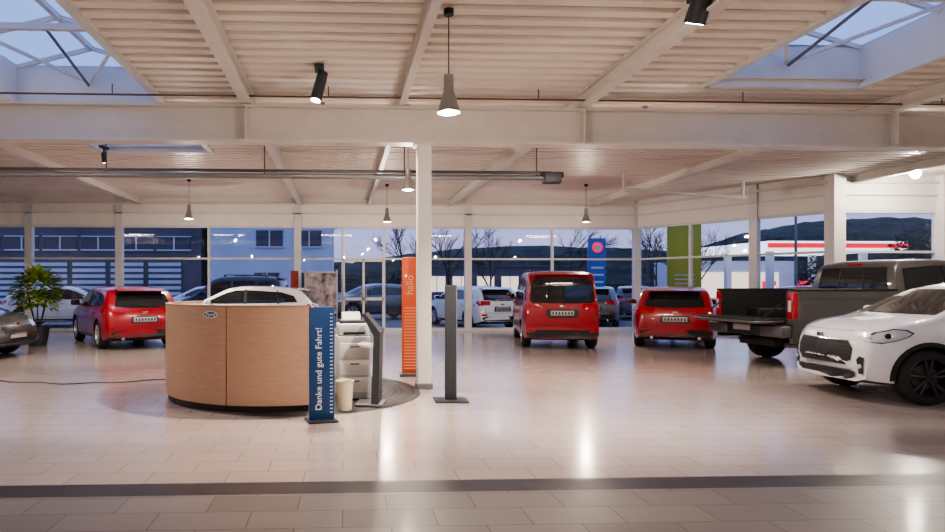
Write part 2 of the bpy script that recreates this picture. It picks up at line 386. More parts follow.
def wheel(mb,x,y,r,w,sg,rimk='rim',n=5):
    c=(x,y,r); ax=(0,sg,0)
    mb.lathe([(0.68*r,-w/2),(0.9*r,-w/2),(0.98*r,-w*0.4),(r,-w*0.3),(r,w*0.3),(0.98*r,w*0.4),(0.9*r,w/2),(0.70*r,w/2+0.002),(0.68*r,w*0.44)],c,ax,'rubber',36)
    mb.lathe([(0.70*r,w/2),(0.68*r,w/2+0.004),(0.655*r,w*0.40),(0.62*r,0),(0.62*r,-w/2)],c,ax,rimk,36)
    mb.cyl((x,y-sg*0.02,r),(x,y+sg*0.01,r),0.45*r,0.45*r,'grey',24)
    mb.cyl((x,y-sg*0.07,r),(x,y-sg*0.03,r),0.66*r,0.66*r,'black',24)
    mb.cyl((x,y+sg*w*0.30,r),(x,y+sg*w*0.44,r),0.17*r,0.13*r,rimk,18)
    for i in range(n):
        for da in (-0.13,0.13):
            t=2*math.pi*i/n+math.pi/2
            t0=t+da*0.9; t1=t+da*1.5
            p0=Vector((x+0.12*r*math.cos(t0),y+sg*w*0.36,r+0.12*r*math.sin(t0)))
            p1=Vector((x+0.67*r*math.cos(t1),y+sg*w*0.40,r+0.67*r*math.sin(t1)))
            mb.cyl(p0,p1,0.06*r,0.065*r,rimk,6)
def carbody(P,paint):
    W=P['W']; st=catmull(P['top']); xr,xf=st[0][0],st[-1][0]
    V=[];F=[];MI=[]; n=0
    for x,zt in st:
        ef=xf-x; er=x-xr
        e=min(ef, er if P.get('rt',True) else 9)
        w=W*(1-P.get('tap',0.13)*max(0,1-e/0.6)**2.2)
        zb=P['bot']+P.get('rise',0.10)*max(0,1-e/0.4)**1.5
        zs=min(np.interp(x,[p[0] for p in P['belt']],[p[1] for p in P['belt']]),zt-0.06); zs=max(zs,zb+0.06)
        h=zs-zb; wt=0.945*w-P['tum']*max(0,zt-zs-0.06)
        rz=max(zt-0.055,zs+0.002)
        cr=P.get('crown',0.03)
        half=[(0,zb),(0.84*w,zb),(0.94*w,zb+0.03),(0.975*w,zb+0.12*h+0.02),(0.992*w,zb+0.3*h),(w,zb+0.5*h),(0.996*w,zb+0.68*h),(0.985*w,zb+0.8*h),(0.975*w,zb+0.9*h),(0.95*w,zs),
              (0.95*w*0.66+wt*0.34,zs*0.66+rz*0.34+0.001),(0.95*w*0.33+wt*0.67,zs*0.33+rz*0.67+0.001),(wt,rz+0.002),(wt-0.02,zt-0.022),(wt-0.07,zt),(wt*0.5,zt+cr*0.75),(0,zt+cr)]
        ring=half+[(-a,c) for a,c in half[-2:0:-1]]
        if n==0: N=len(ring)
        bow=P.get('bow',0.13)
        for a,c in ring:
            k=(abs(a)/W)**2*bow; s=max(0,1-ef/1.0)**1.3; r=max(0,1-er/0.8)**1.3*(0.6 if P.get('rt',True) else 0)
            V.append((x-k*s+k*r,a,c))
        n+=1
    for i in range(n-1):
        for j in range(N):
            j2=(j+1)%N; F.append((i*N+j,i*N+j2,(i+1)*N+j2,(i+1)*N+j))
            jj=min(j,N-1-j); MI.append(1 if jj<=(P.get('blk',1)) else 0)
    F.append(tuple(range(N))[::-1]); MI.append(0); F.append(tuple((n-1)*N+j for j in range(N))); MI.append(0)
    me=bpy.data.meshes.new('tmp'); me.from_pydata(V,[],F); me.materials.append(M[paint]); me.materials.append(M['black'])
    me.polygons.foreach_set('material_index',MI)
    bm=bmesh.new(); bm.from_mesh(me); bmesh.ops.recalc_face_normals(bm,faces=bm.faces); bm.to_mesh(me)
    bvh=BVHTree.FromBMesh(bm); bm.free()
    o=bpy.data.objects.new('tmp',me); bpy.context.scene.collection.objects.link(o)
    cm=bpy.data.meshes.new('cut'); bm=bmesh.new()
    for xw in P['wx']:
        for sg in (-1,1):
            T=Matrix.Translation((xw,sg*(W-0.02),P['r']+0.01))@Matrix.Rotation(math.pi/2,4,'X')
            bmesh.ops.create_cone(bm,cap_ends=True,segments=40,radius1=P['ra'],radius2=P['ra'],depth=0.56,matrix=T)
    for f in bm.faces: f.material_index=1
    bm.to_mesh(cm); bm.free(); cm.materials.append(M[paint]); cm.materials.append(M['black'])
    co=bpy.data.objects.new('cut',cm); bpy.context.scene.collection.objects.link(co)
    md=o.modifiers.new('b','BOOLEAN'); md.operation='DIFFERENCE'; md.object=co; md.solver='EXACT'
    bpy.context.view_layer.update()
    res=bpy.data.meshes.new_from_object(o.evaluated_get(bpy.context.evaluated_depsgraph_get()))
    mb=MB(); vs=[v.co.copy() for v in res.vertices]
    if len(vs)<100: res=me; vs=[v.co.copy() for v in me.vertices]
    mb.mi(paint); mb.mi('black')
    for v in vs: mb.v.append(v)
    for p in res.polygons: mb.f.append(tuple(p.vertices)); mb.m.append(1 if p.material_index==1 else 0)
    bpy.data.objects.remove(o); bpy.data.objects.remove(co)
    return mb,bvh
def mir(pts): return [(-a,c) for a,c in pts]
def arch(mb,bvh,sg,cx,cz,r0,r1,k):
    n=24
    for i in range(n):
        a0=math.radians(-8+196*i/n); a1=math.radians(-8+196*(i+1)/n)
        q=[(cx+r*math.cos(a),cz+r*math.sin(a)) for r,a in ((r0,a0),(r1,a0),(r1,a1),(r0,a1))]
        pts=[]
        for u,w in q:
            h=hitp(bvh,'y+' if sg>0 else 'y-',u,max(w,0.34))
            if h is None: break
            pts.append(Vector((h.x,h.y+sg*0.012,w)))
        if len(pts)==4:
            inn=[p-Vector((0,sg*0.05,0)) for p in pts]
            mb.add(pts+inn,[(0,1,2,3),(0,3,7,4),(1,2,6,5)],k)
def car(name,P,loc,deg,paint,rim='rim'):
    mb,bvh=carbody(P,paint)
    for xw in P['wx']:
        for sg in (-1,1):
            wheel(mb,xw,sg*(P['W']-0.125),P['r'],0.21,sg,rim,P.get('sp',5))
            if P.get('clad'): arch(mb,bvh,sg,xw,P['r']+0.01,P['ra']-0.004,P['ra']+0.05,'black')
    for xw in P['wx']: mb.cyl((xw,-P['W']+0.2,P['r']),(xw,P['W']-0.2,P['r']),0.05,0.05,'black',8)
    for ax,s in (('y+',1),('y-',-1)):
        patch(mb,bvh,ax,P['dlo'],'cglass',0.007)
        for x0,x1,x2,x3,z0,z1 in P['pillars']: patch(mb,bvh,ax,[(x0,z0),(x1,z0),(x3,z1),(x2,z1)],'black' if not P.get('pp') else paint,0.012)
        for x in P['seams']: seam(mb,bvh,ax,[(x,P['bot']+0.1),(x,P['bz'])],0.004)
        x0,x1=P['wx'][0]+P['ra'],P['wx'][1]-P['ra']
        patch(mb,bvh,ax,[(x0,P['bot']+0.015),(x1,P['bot']+0.015),(x1,P['bot']+0.11),(x0,P['bot']+0.11)],'black',0.006)
        seam(mb,bvh,ax,[(x0,P['bot']+0.19),(x1,P['bot']+0.19)],0.004)
        for x in P['handles']:
            h=hitp(bvh,ax,x,P['bz']-0.08)
            if h: mb.box((h.x,h.y+s*0.02,h.z),(0.20,0.03,0.032),paint,bev=0.012)
        mx,mz=P['mirror']; h=hitp(bvh,ax,mx,mz)
        if h:
            mb.box((mx,h.y+s*0.15,mz+0.05),(0.13,0.22,0.15),paint,bev=0.045); mb.box((mx-0.058,h.y+s*0.15,mz+0.05),(0.02,0.18,0.11),'cglass',bev=0.006); mb.bar((mx,h.y-s*0.02,mz-0.01),(mx,h.y+s*0.12,mz+0.01),0.08,0.03,'black')
        for _,pts,k,off in P['side']: patch(mb,bvh,ax,pts,k,off)
    for ax,pts,k,off,m2 in P['ends']:
        patch(mb,bvh,ax,pts,k,off)
        if m2: patch(mb,bvh,ax,mir(pts),k,off)
    for ax,u,w,dx,dy,dz,k in P['boxes']:
        h=hitp(bvh,ax,u,w); s=1 if ax=='x+' else -1
        if h:
            mb.box((h.x+s*dx*0.3,h.y,h.z),(dx,dy,dz),k,bev=min(dx,dy,dz)*0.3)
    for sg in (-1,1):
        if P.get('rails'):
            a,c,yy,zz=P['rails']; mb.bar((a,sg*yy,zz),(c,sg*yy,zz+0.01),0.03,0.03,'black')
            for x in (a,(a+c)/2,c): mb.box((x,sg*yy,zz-0.03),(0.08,0.03,0.06),'black')
    if P.get('extra'): P['extra'](mb,bvh,paint)
    return mb.build(name,S(*loc),SR(deg),ang=0.7)

def hatch():
    P=dict(W=0.905,bot=0.19,tum=0.34,r=0.33,ra=0.375,wx=(-1.36,1.30),bz=0.93,
    top=[(-2.17,0.50),(-2.16,0.74),(-2.08,0.95),(-1.80,1.24),(-1.62,1.37),(-0.9,1.435),(-0.1,1.45),(0.35,1.40),(1.12,1.02),(1.3,0.96),(1.85,0.84),(2.06,0.71),(2.15,0.50)],
    belt=[(-2.2,0.95),(-1,0.96),(1.0,0.92),(2.2,0.78)],
    dlo=[(-1.62,1.03),(-1.50,1.20),(-1.15,1.30),(-0.3,1.35),(0.12,1.345),(0.40,1.27),(0.98,0.99),(0.3,0.985),(-0.9,1.0)],
    pillars=[(-0.22,-0.12,-0.20,-0.13,0.98,1.37),(-1.12,-1.06,-1.06,-1.02,0.98,1.35)],seams=[0.92,-0.17,-1.0],handles=[0.0,-0.95],mirror=(0.78,1.0),
    side=[('y',[(-2.12,0.82),(-1.86,0.88),(-1.88,0.98),(-2.10,0.98)],'tail',0.006),('y',[(1.66,0.72),(2.02,0.64),(1.92,0.76),(1.62,0.80)],'lens',0.006)],
    ends=[('x-',[(-0.64,1.00),(-0.56,1.30),(-0.3,1.345),(0.3,1.345),(0.56,1.30),(0.64,1.00),(0.3,0.97),(-0.3,0.97)],'cglass',0.008,False),
          ('x+',[(-0.70,1.05),(-0.60,1.36),(0.60,1.36),(0.70,1.05)],'cglass',0.008,False),
          ('x-',[(0.46,0.83),(0.42,0.95),(0.56,0.965),(0.86,0.98),(0.88,0.80)],'tail',0.007,True),
          ('x-',[(-0.72,0.30),(-0.76,0.42),(-0.6,0.46),(0.6,0.46),(0.76,0.42),(0.72,0.30)],'black',0.006,False),
          ('x-',[(-0.32,0.62),(-0.30,0.78),(0.30,0.78),(0.32,0.62)],'black',0.004,False),
          ('x-',[(0.58,0.48),(0.58,0.54),(0.78,0.54),(0.78,0.48)],'tail',0.007,True),
          ('x+',[(-0.45,0.52),(-0.52,0.66),(0.52,0.66),(0.45,0.52)],'black',0.006,False),
          ('x+',[(-0.60,0.31),(-0.68,0.42),(0.68,0.42),(0.60,0.31)],'black',0.006,False),
          ('x+',[(0.52,0.62),(0.50,0.72),(0.66,0.80),(0.84,0.78),(0.80,0.64)],'lens',0.007,True)],
    boxes=[('x-',0,0.70,0.02,0.52,0.11,'plate'),('x-',0,0.86,0.015,0.12,0.05,'chrome'),('x+',0,0.47,0.02,0.52,0.11,'plate'),('x+',0,0.70,0.015,0.12,0.05,'chrome')])
    def ex(mb,bvh,paint):
        mb.prism([(-1.92,1.365),(-1.60,1.42),(-1.55,1.375),(-1.90,1.345)],'y',-0.55,0.55,paint)
        h=hitp(bvh,'x-',0.0,1.02)
        if h: mb.bar((h.x-0.02,0,h.z),(h.x+0.10,0.34,h.z+0.08),0.015,0.02,'black')
        seam(mb,bvh,'x-',[(-0.78,0.575),(0.78,0.575)],0.004); seam(mb,bvh,'x-',[(-0.62,0.58),(-0.66,0.80)],0.004); seam(mb,bvh,'x-',[(0.62,0.58),(0.66,0.80)],0.004)
        for s in (-1,1): mb.cyl((-2.20,s*0.5,0.27),(-2.0,s*0.5,0.27),0.035,0.035,'chrome',12)
        for i in range(7): mb.box((-2.195,-0.21+i*0.07,0.70),(0.006,0.03,0.06),'black')
    P['extra']=ex
    return P
def suv():
    P=dict(W=0.90,bot=0.23,tum=0.33,r=0.345,ra=0.385,wx=(-1.30,1.27),bz=0.98,clad=True,tap=0.15,bow=0.22,crown=0.04,sp=5,rise=0.03,
    top=[(-2.10,0.58),(-2.08,0.85),(-1.98,1.05),(-1.70,1.38),(-1.5,1.46),(-0.5,1.525),(0.1,1.52),(0.42,1.45),(1.12,1.10),(1.26,1.06),(1.66,1.0),(1.88,0.945),(2.01,0.86),(2.07,0.72),(2.09,0.50)],
    belt=[(-2.2,1.05),(-1,1.03),(1.0,1.00),(1.7,0.93),(2.1,0.80)],
    dlo=[(-1.5,1.12),(-1.42,1.24),(-1.0,1.36),(-0.2,1.415),(0.15,1.41),(0.42,1.33),(0.98,1.07),(0.3,1.045),(-0.9,1.07)],
    pillars=[(-0.2,-0.1,-0.18,-0.11,1.04,1.44),(-1.05,-0.99,-1.0,-0.96,1.06,1.42)],seams=[0.88,-0.15,-0.98],handles=[0.02,-0.85],mirror=(0.76,1.07),
    side=[('y',[(-2.1,0.85),(-1.8,0.95),(-1.85,1.04),(-2.05,1.03)],'tail',0.006)],
    ends=[('x+',[(-0.72,1.12),(-0.60,1.44),(0.60,1.44),(0.72,1.12)],'cglass',0.008,False),
          ('x-',[(-0.60,1.10),(-0.52,1.40),(0.52,1.40),(0.60,1.10)],'cglass',0.008,False),
          ('x-',[(0.46,0.88),(0.42,0.99),(0.56,1.04),(0.86,1.03),(0.88,0.86)],'tail',0.007,True),
          ('x-',[(-0.70,0.28),(-0.74,0.5),(0.74,0.5),(0.70,0.28)],'black',0.006,False),
          ('x+',[(-0.42,0.45),(-0.57,0.53),(-0.58,0.68),(-0.50,0.77),(0.50,0.77),(0.58,0.68),(0.57,0.53),(0.42,0.45)],'black',0.007,False),
          ('x+',[(-0.50,0.27),(-0.60,0.33),(-0.58,0.38),(0.58,0.38),(0.60,0.33),(0.50,0.27)],'black',0.007,False),
          ('x+',[(0.655,0.36),(0.65,0.54),(0.68,0.59),(0.735,0.57),(0.735,0.37)],'black',0.008,True)],
    boxes=[('x+',0,0.82,0.015,0.15,0.06,'chrome'),('x-',0,0.72,0.02,0.5,0.11,'plate')])
    def ex(mb,bvh,paint):
        for s in (-1,1):
            ax='y+' if s>0 else 'y-'
            o2=[(1.44,0.90),(1.52,0.945),(1.66,0.955),(1.82,0.90),(1.93,0.82),(1.90,0.765),(1.78,0.755),(1.62,0.80),(1.50,0.855)]
            def lamp(inset,k,off):
                cx=sum(p[0] for p in o2)/len(o2); cz=sum(p[1] for p in o2)/len(o2); pts=[]
                nn=40; per_=[]
                for a,c in zip(o2,o2[1:]+o2[:1]):
                    for i in range(4): per_.append((a[0]+(c[0]-a[0])*i/4,a[1]+(c[1]-a[1])*i/4))
                q=[(cx+(a-cx)*inset,cz+(c-cz)*inset*0.97) for a,c in per_]
                rings=[]
                for t in (1.0,0.75,0.5,0.25):
                    rr=[]
                    for u,w in q:
                        uu,ww=cx+(u-cx)*t,cz+(w-cz)*t; h=hitp(bvh,ax,uu,min(ww,0.90))
                        if h is None: h=Vector((uu,s*0.70,ww))
                        rr.append(Vector((uu,h.y+s*(off+0.012*(1-t)),ww)))
                    rings.append(rr)
                m_=len(q); V=[p for r_ in rings for p in r_]; F=[]
                for i in range(3):
                    for j in range(m_): F.append((i*m_+j,i*m_+(j+1)%m_,(i+1)*m_+(j+1)%m_,(i+1)*m_+j))
                F.append(tuple(3*m_+j for j in range(m_))); mb.add(V,F,k)
            lamp(1.0,'black',0.004); lamp(0.86,'lens',0.012)
            h=hitp(bvh,ax,1.72,0.855)
            if h: mb.lathe([(0.0,0.036),(0.028,0.034),(0.036,0.024)],h,(0.3,s,0.1),'screen',18)
            h=hitp(bvh,'x+',s*0.69,0.46)
            if h: mb.cyl(h+Vector((-0.01,0,0)),h+Vector((0.015,0,0)),0.03,0.03,'lens',16)
            seam(mb,bvh,'z',[(1.20,s*0.42),(1.9,s*0.32)],0.003,paint)
        for i in range(5): seam(mb,bvh,'x+',[(-0.50,0.51+i*0.052),(0.50,0.51+i*0.052)],0.009,'dkgrey')
        for i in range(11): seam(mb,bvh,'x+',[(-0.45+i*0.09,0.48),(-0.45+i*0.09,0.745)],0.009,'dkgrey')
        seam(mb,bvh,'x+',[(-0.50,0.775),(0.50,0.775)],0.008,'chrome')
        seam(mb,bvh,'x+',[(-0.48,0.39),(0.48,0.39)],0.010,'alu')
        seam(mb,bvh,'x+',[(-0.52,0.90),(0.52,0.90)],0.003)
        mb.cyl((-1.35,0,1.5),(-1.5,0,1.62),0.008,0.005,'black',6)
    P['extra']=ex
    return P
def van():
    P=dict(W=0.885,bot=0.20,tum=0.12,r=0.32,ra=0.365,wx=(-1.32,1.28),bz=1.05,tap=0.08,bow=0.09,rise=0.06,pp=True,
    top=[(-2.06,0.50),(-2.055,0.85),(-2.02,1.10),(-1.93,1.62),(-1.84,1.74),(-1.6,1.80),(-0.5,1.83),(0.35,1.80),(0.60,1.72),(1.32,1.14),(1.5,1.06),(1.9,0.95),(2.03,0.80),(2.07,0.52)],
    belt=[(-2.2,1.08),(1.0,1.04),(2.2,0.9)],
    dlo=[(-1.75,1.14),(-1.72,1.60),(-0.5,1.66),(0.30,1.64),(0.58,1.56),(1.15,1.13),(0.9,1.08)],
    pillars=[(-0.18,-0.06,-0.16,-0.06,1.08,1.68),(-1.10,-0.98,-1.1,-0.98,1.08,1.68)],seams=[0.92,-0.12,-1.05],handles=[0.05,-0.3],mirror=(0.85,1.15),
    side=[('y',[(-2.04,0.90),(-1.95,0.90),(-1.90,1.28),(-1.97,1.30)],'tail',0.006)],
    ends=[('x-',[(-0.72,1.13),(-0.69,1.58),(-0.58,1.67),(0.58,1.67),(0.69,1.58),(0.72,1.13),(0.64,1.08),(-0.64,1.08)],'cglass',0.008,False),
          ('x+',[(-0.74,1.16),(-0.68,1.70),(0.68,1.70),(0.74,1.16)],'cglass',0.008,False),
          ('x-',[(0.745,0.80),(0.745,1.05),(0.755,1.30),(0.80,1.32),(0.90,1.2),(0.90,0.80)],'tail',0.008,True),
          ('x-',[(-0.78,0.27),(-0.80,0.42),(-0.62,0.46),(0.62,0.46),(0.80,0.42),(0.78,0.27)],'black',0.007,False),
          ('x-',[(-0.30,0.74),(-0.36,0.80),(-0.36,0.94),(0.36,0.94),(0.36,0.80),(0.30,0.74)],'black',0.005,False),
          ('x+',[(-0.5,0.5),(-0.56,0.7),(0.56,0.7),(0.5,0.5)],'black',0.006,False),
          ('x+',[(0.55,0.7),(0.55,0.84),(0.8,0.86),(0.82,0.7)],'lens',0.007,True)],
    boxes=[('x-',0,0.85,0.02,0.52,0.11,'plate'),('x-',0,1.01,0.015,0.12,0.05,'chrome'),('x-',0.69,0.43,0.02,0.14,0.05,'tail'),('x-',-0.69,0.43,0.02,0.14,0.05,'tail')],rails=(-1.4,0.2,0.64,1.87))
    def ex(mb,bvh,paint):
        mb.bar((-2.05,0,1.12),(-2.01,0.36,1.18),0.02,0.02,'black')
        for i in range(7): mb.box((-2.083,-0.21+i*0.07,0.85),(0.006,0.03,0.06),'black')
        mb.prism([(-1.97,1.745),(-1.75,1.81),(-1.70,1.77),(-1.95,1.725)],'y',-0.60,0.60,paint)
        seam(mb,bvh,'x-',[(-0.74,0.56),(0.74,0.56)],0.005); seam(mb,bvh,'x-',[(-0.735,0.56),(-0.735,1.3),(-0.71,1.68)],0.004); seam(mb,bvh,'x-',[(0.735,0.56),(0.735,1.3),(0.71,1.68)],0.004)
        mb.cyl((-1.5,0,1.82),(-1.62,0,1.98),0.006,0.004,'black',6)
    P['extra']=ex
    return P
def pickup(name,loc,deg):
    P=dict(W=1.0,bot=0.42,tum=0.22,r=0.40,ra=0.47,wx=(-2.15,1.85),bz=1.30,rt=False,tap=0.10,bow=0.14,crown=0.03,blk=1,
    top=[(-1.04,1.32),(-1.02,1.60),(-0.96,1.89),(-0.82,1.96),(-0.1,1.985),(0.45,1.95),(0.68,1.87),(1.28,1.40),(1.45,1.36),(2.55,1.30),(2.80,1.20),(2.90,0.95),(2.93,0.62)],
    belt=[(-1.1,1.33),(1.0,1.30),(3,1.18)])
    paint='greyp'; mb,bvh=carbody(P,paint); WX=-2.15; RE=-3.19
    for xw in P['wx']:
        for sg in (-1,1): wheel(mb,xw,sg*0.86,0.40,0.27,sg,'rim',6)
        mb.cyl((xw,-0.8,0.4),(xw,0.8,0.4),0.07,0.07,'black',10)
    mb.lathe([(0,-0.14),(0.12,-0.1),(0.16,0),(0.12,0.1),(0,0.14)],(WX,0,0.4),(1,0,0),'black',16)
    def side(y0,y1,k,zt=1.42):
        arc=[WX+0.47*math.cos(math.radians(178-176*i/18)) for i in range(19)]
        xs=sorted(set([RE,-2.9,WX-0.471]+[round(p,4) for p in arc]+[-1.4,-1.07]))
        def low(x):
            d=abs(x-WX); 
            return 0.41+math.sqrt(max(0,0.47**2-d*d)) if d<0.47 else 0.45
        for a,c in zip(xs[:-1],xs[1:]):
            la,lc=low(a),low(c)
            mb.add([(a,y0,la),(c,y0,lc),(c,y0,zt),(a,y0,zt),(a,y1,la),(c,y1,lc),(c,y1,zt),(a,y1,zt)],[(0,1,2,3),(4,5,6,7),(2,3,7,6),(0,1,5,4)]+([(0,3,7,4)] if a==xs[0] else []),k)
    bc=(RE-1.07)/2; bl=-1.07-RE
    for sg in (-1,1):
        side(sg*0.985,sg*0.90,paint,1.40)
        mb.bar((RE,sg*0.987,1.26),(-1.07,sg*0.987,1.26),0.012,0.03,paint)
        mb.box((bc,sg*0.855,1.12),(bl-0.02,0.09,0.56),'black')
        mb.box((bc,sg*0.93,1.415),(bl+0.01,0.14,0.035),'black',bev=0.012)
        mb.box((WX,sg*0.68,0.93),(0.9,0.26,0.20),'black',bev=0.03)
        for i in range(18):
            a0=math.radians(-4+188*i/18); a1=math.radians(-4+188*(i+1)/18)
            for xw in P['wx']:
                q=[(xw+r*math.cos(a),sg*1.0,0.41+r*math.sin(a)) for r,a in ((0.465,a0),(0.53,a0),(0.53,a1),(0.465,a1))]
                yi=sg*0.96
                mb.add(q+[(p[0],yi,p[2]) for p in q],[(0,1,2,3),(0,3,7,4),(1,2,6,5)],'black')
        mb.box((RE+0.04,sg*0.93,1.13),(0.12,0.135,0.48),'tail',bev=0.02); mb.box((RE-0.025,sg*0.93,1.12),(0.012,0.06,0.20),'lens',bev=0.004); mb.box((RE+0.03,sg*0.93,0.83),(0.08,0.14,0.12),paint); mb.box((RE+0.03,sg*0.93,0.66),(0.08,0.14,0.24),paint)
        mb.box((RE-0.11,sg*0.70,0.66),(0.22,0.55,0.22),paint,bev=0.04)
        mb.box((RE-0.11,sg*0.70,0.78),(0.18,0.50,0.02),'black')
        mb.bar((RE,sg*0.80,1.20),(RE-0.46,sg*0.78,0.90),0.02,0.02,'black')
    mb.box((bc,0,0.80),(bl,1.75,0.06),'black')
    for i in range(11): mb.box((bc,-0.75+i*0.15,0.835),(bl-0.1,0.06,0.02),'black')
    mb.box((-1.10,0,1.12),(0.06,1.8,0.62),paint)
    mb.box((-1.14,0,1.12),(0.03,1.75,0.60),'black')
    mb.box((RE-0.11,0,0.66),(0.20,0.85,0.20),'black',bev=0.03)
    mb.box((RE-0.22,0,0.70),(0.012,0.45,0.11),'plate')
    mb.box((RE-0.11,0,0.50),(0.3,0.08,0.08),'black')
    mb.box((RE-0.32,0,0.83),(0.60,1.66,0.05),paint,bev=0.015); mb.box((RE-0.32,0,0.87),(0.56,1.60,0.04),'black',bev=0.01)
    for i in range(7): mb.box((RE-0.32,-0.66+i*0.22,0.895),(0.5,0.05,0.012),'dkgrey')
    mb.box((-1.0,0,0.42),(4.2,0.9,0.14),'black')
    mb.cyl((-2.9,-0.5,0.38),(-2.0,-0.5,0.38),0.05,0.05,'alu',12)
    for ax,s in (('y+',1),('y-',-1)):
        patch(mb,bvh,ax,[(-0.85,1.40),(-0.82,1.81),(-0.1,1.87),(0.42,1.83),(0.62,1.75),(1.08,1.39),(0.9,1.35),(0.0,1.38)],'cglass',0.008)
        patch(mb,bvh,ax,[(0.02,1.36),(0.12,1.36),(0.10,1.88),(0.02,1.88)],'black',0.013)
        for x in (-0.92,0.06,1.12): seam(mb,bvh,ax,[(x,0.5),(x,1.34)],0.005)
        for x in (-0.65,0.3): 
            h=hitp(bvh,ax,x,1.22)
            if h: mb.box((h.x,h.y+s*0.025,h.z),(0.24,0.035,0.045),paint,bev=0.012)
        mb.box((0.95,s*1.14,1.45),(0.14,0.26,0.24),paint,bev=0.05); mb.box((0.885,s*1.14,1.45),(0.02,0.2,0.18),'cglass',bev=0.006); mb.bar((0.95,s*0.9,1.40),(0.95,s*1.08,1.42),0.08,0.04,'black')
        mb.box((0.0,s*0.98,0.40),(2.2,0.16,0.05),'black',bev=0.015)
        patch(mb,bvh,ax,[(2.55,0.95),(2.85,0.95),(2.8,1.16),(2.5,1.18)],'lens',0.007)
    patch(mb,bvh,'x-',[(-0.76,1.40),(-0.70,1.84),(0.70,1.84),(0.76,1.40)],'cglass',0.010)
    for y in (-0.26,0.26): patch(mb,bvh,'x-',[(y-0.015,1.42),(y-0.015,1.83),(y+0.015,1.83),(y+0.015,1.42)],'black',0.014)
    patch(mb,bvh,'x-',[(-0.16,1.88),(-0.16,1.91),(0.16,1.91),(0.16,1.88)],'tail',0.01)
    patch(mb,bvh,'x+',[(-0.80,1.43),(-0.70,1.86),(0.70,1.86),(0.80,1.43)],'cglass',0.010)
    patch(mb,bvh,'x+',[(-0.62,0.75),(-0.62,1.14),(0.62,1.14),(0.62,0.75)],'black',0.010)
    mb.box((2.92,0,0.6),(0.14,1.5,0.2),'chrome',bev=0.04)
    return mb.build(name,S(*loc),SR(deg),ang=0.7)

car('compact_suv',suv(),(8.30,8.54),174,'whitep','rimd')
pickup('pickup_truck',(10.55,12.60),8)
car('minivan',van(),(4.78,16.55),81,'red')
car('hatchback_car',hatch(),(7.98,16.60),66,'red')
car('hatchback_car',hatch(),(-6.45,16.45),125,'red')
car('hatchback_car',hatch(),(-9.35,13.2),-4,'silver')
car('hatchback_car',hatch(),(-3.55,18.2),178,'whitep')
# street / car park (outside)
car('hatchback_car',hatch(),(3.7,22.9),110,'whitep')
car('hatchback_car',hatch(),(-11.0,23.2),10,'whitep')
car('minivan',van(),(-5.2,24.5),175,'dblue')
car('hatchback_car',hatch(),(8.6,24.2),70,'silver')
car('hatchback_car',hatch(),(12.0,28.5),70,'dblue')
car('compact_suv',suv(),(0.2,28.0),200,'silver')
car('hatchback_car',hatch(),(17.5,26),170,'red')
car('hatchback_car',hatch(),(-7.5,29),185,'whitep')

# ---------------- reception desk ----------------
DX,DD=-1.25,8.85; R=1.53
def arcwall(b,R0,R1,a0,a1,z0,z1,k,n=40):
    vs=[]
    for i in range(n+1):
        a=math.radians(a0+(a1-a0)*i/n)
        for r in (R0,R1):
            for z in (z0,z1): vs.append((r*math.sin(a),-r*math.cos(a),z))
    fs=[]
    for i in range(n):
        o=4*i; q=o+4
        fs+=[(o,q,q+1,o+1),(o+2,q+2,q+3,o+3),(o+1,q+1,q+3,o+3),(o,q,q+2,o+2)]
    fs+=[(0,1,3,2),(4*n,4*n+1,4*n+3,4*n+2)]
    b.add(vs,fs,k)
b=MB()
arcwall(b,R-0.04,R,-120,-16.3,0.09,1.24,'wood'); arcwall(b,R-0.04,R,-15.8,21,0.09,1.24,'wood')
arcwall(b,R-0.06,R-0.04,-120,21,0.09,1.23,'lightg'); arcwall(b,R-0.065,R+0.004,-120,21,1.24,1.262,'woodt')
arcwall(b,R-0.10,R-0.03,-120,21,0.016,0.09,'black'); arcwall(b,R-0.65,R-0.06,-118,10,0.72,0.75,'lightg')
for a in (-110,-60,-10): 
    t=math.radians(a); b.box(((R-0.6)*math.sin(t),-(R-0.6)*math.cos(t),0.37),(0.05,0.05,0.70),'grey')
desk=b.build('reception_desk',S(DX,DD),-YAW)
a=math.radians(-24); px,py=(R+0.006)*math.sin(a),-(R+0.006)*math.cos(a)
lb=MB(); 
lb.lathe([(0.0,0.004),(0.1,0.004),(0.1,0.0)],(0,0,0),(0,-1,0),'wtext',36)
for i,v in enumerate(lb.v): lb.v[i]=Vector((v.x*1.0,v.y,v.z*0.42))
n0=len(lb.v); lb.lathe([(0.0,0.007),(0.09,0.007),(0.09,0.0)],(0,0,0),(0,-1,0),'blue',36)
for i in range(n0,len(lb.v)): v=lb.v[i]; lb.v[i]=Vector((v.x,v.y,v.z*0.38))
lo=lb.build('oval_badge',(px,py,1.15),a,desk)
text('Ford',0.075,'wtext','badge_text',lo,(0,-0.009,0),(math.pi/2,0,0),0.001,0.3)

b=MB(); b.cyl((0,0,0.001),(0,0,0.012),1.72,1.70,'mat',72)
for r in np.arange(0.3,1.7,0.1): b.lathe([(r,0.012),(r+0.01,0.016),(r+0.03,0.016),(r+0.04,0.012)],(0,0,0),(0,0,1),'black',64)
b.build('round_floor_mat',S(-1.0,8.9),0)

x,y=S(-0.52,6.93)
b=MB(); b.box((0,0,0.64),(0.28,0.035,1.24),'blue',bev=0.006); b.box((0,0.02,0.012),(0.33,0.28,0.02),'dkgrey',bev=0.004)
for zz in np.arange(0.10,1.20,0.04):
    b.box((0.105,-0.0185,zz),(0.032,0.003,0.008),'wtext'); 
pn=b.build('display_panel',(x,y,0.001),-YAW+math.radians(16))
text('Danke und gute Fahrt!',0.100,'wtext','panel_text',pn,(-0.035,-0.020,0.58),(math.pi/2,-math.pi/2,0),0.001)

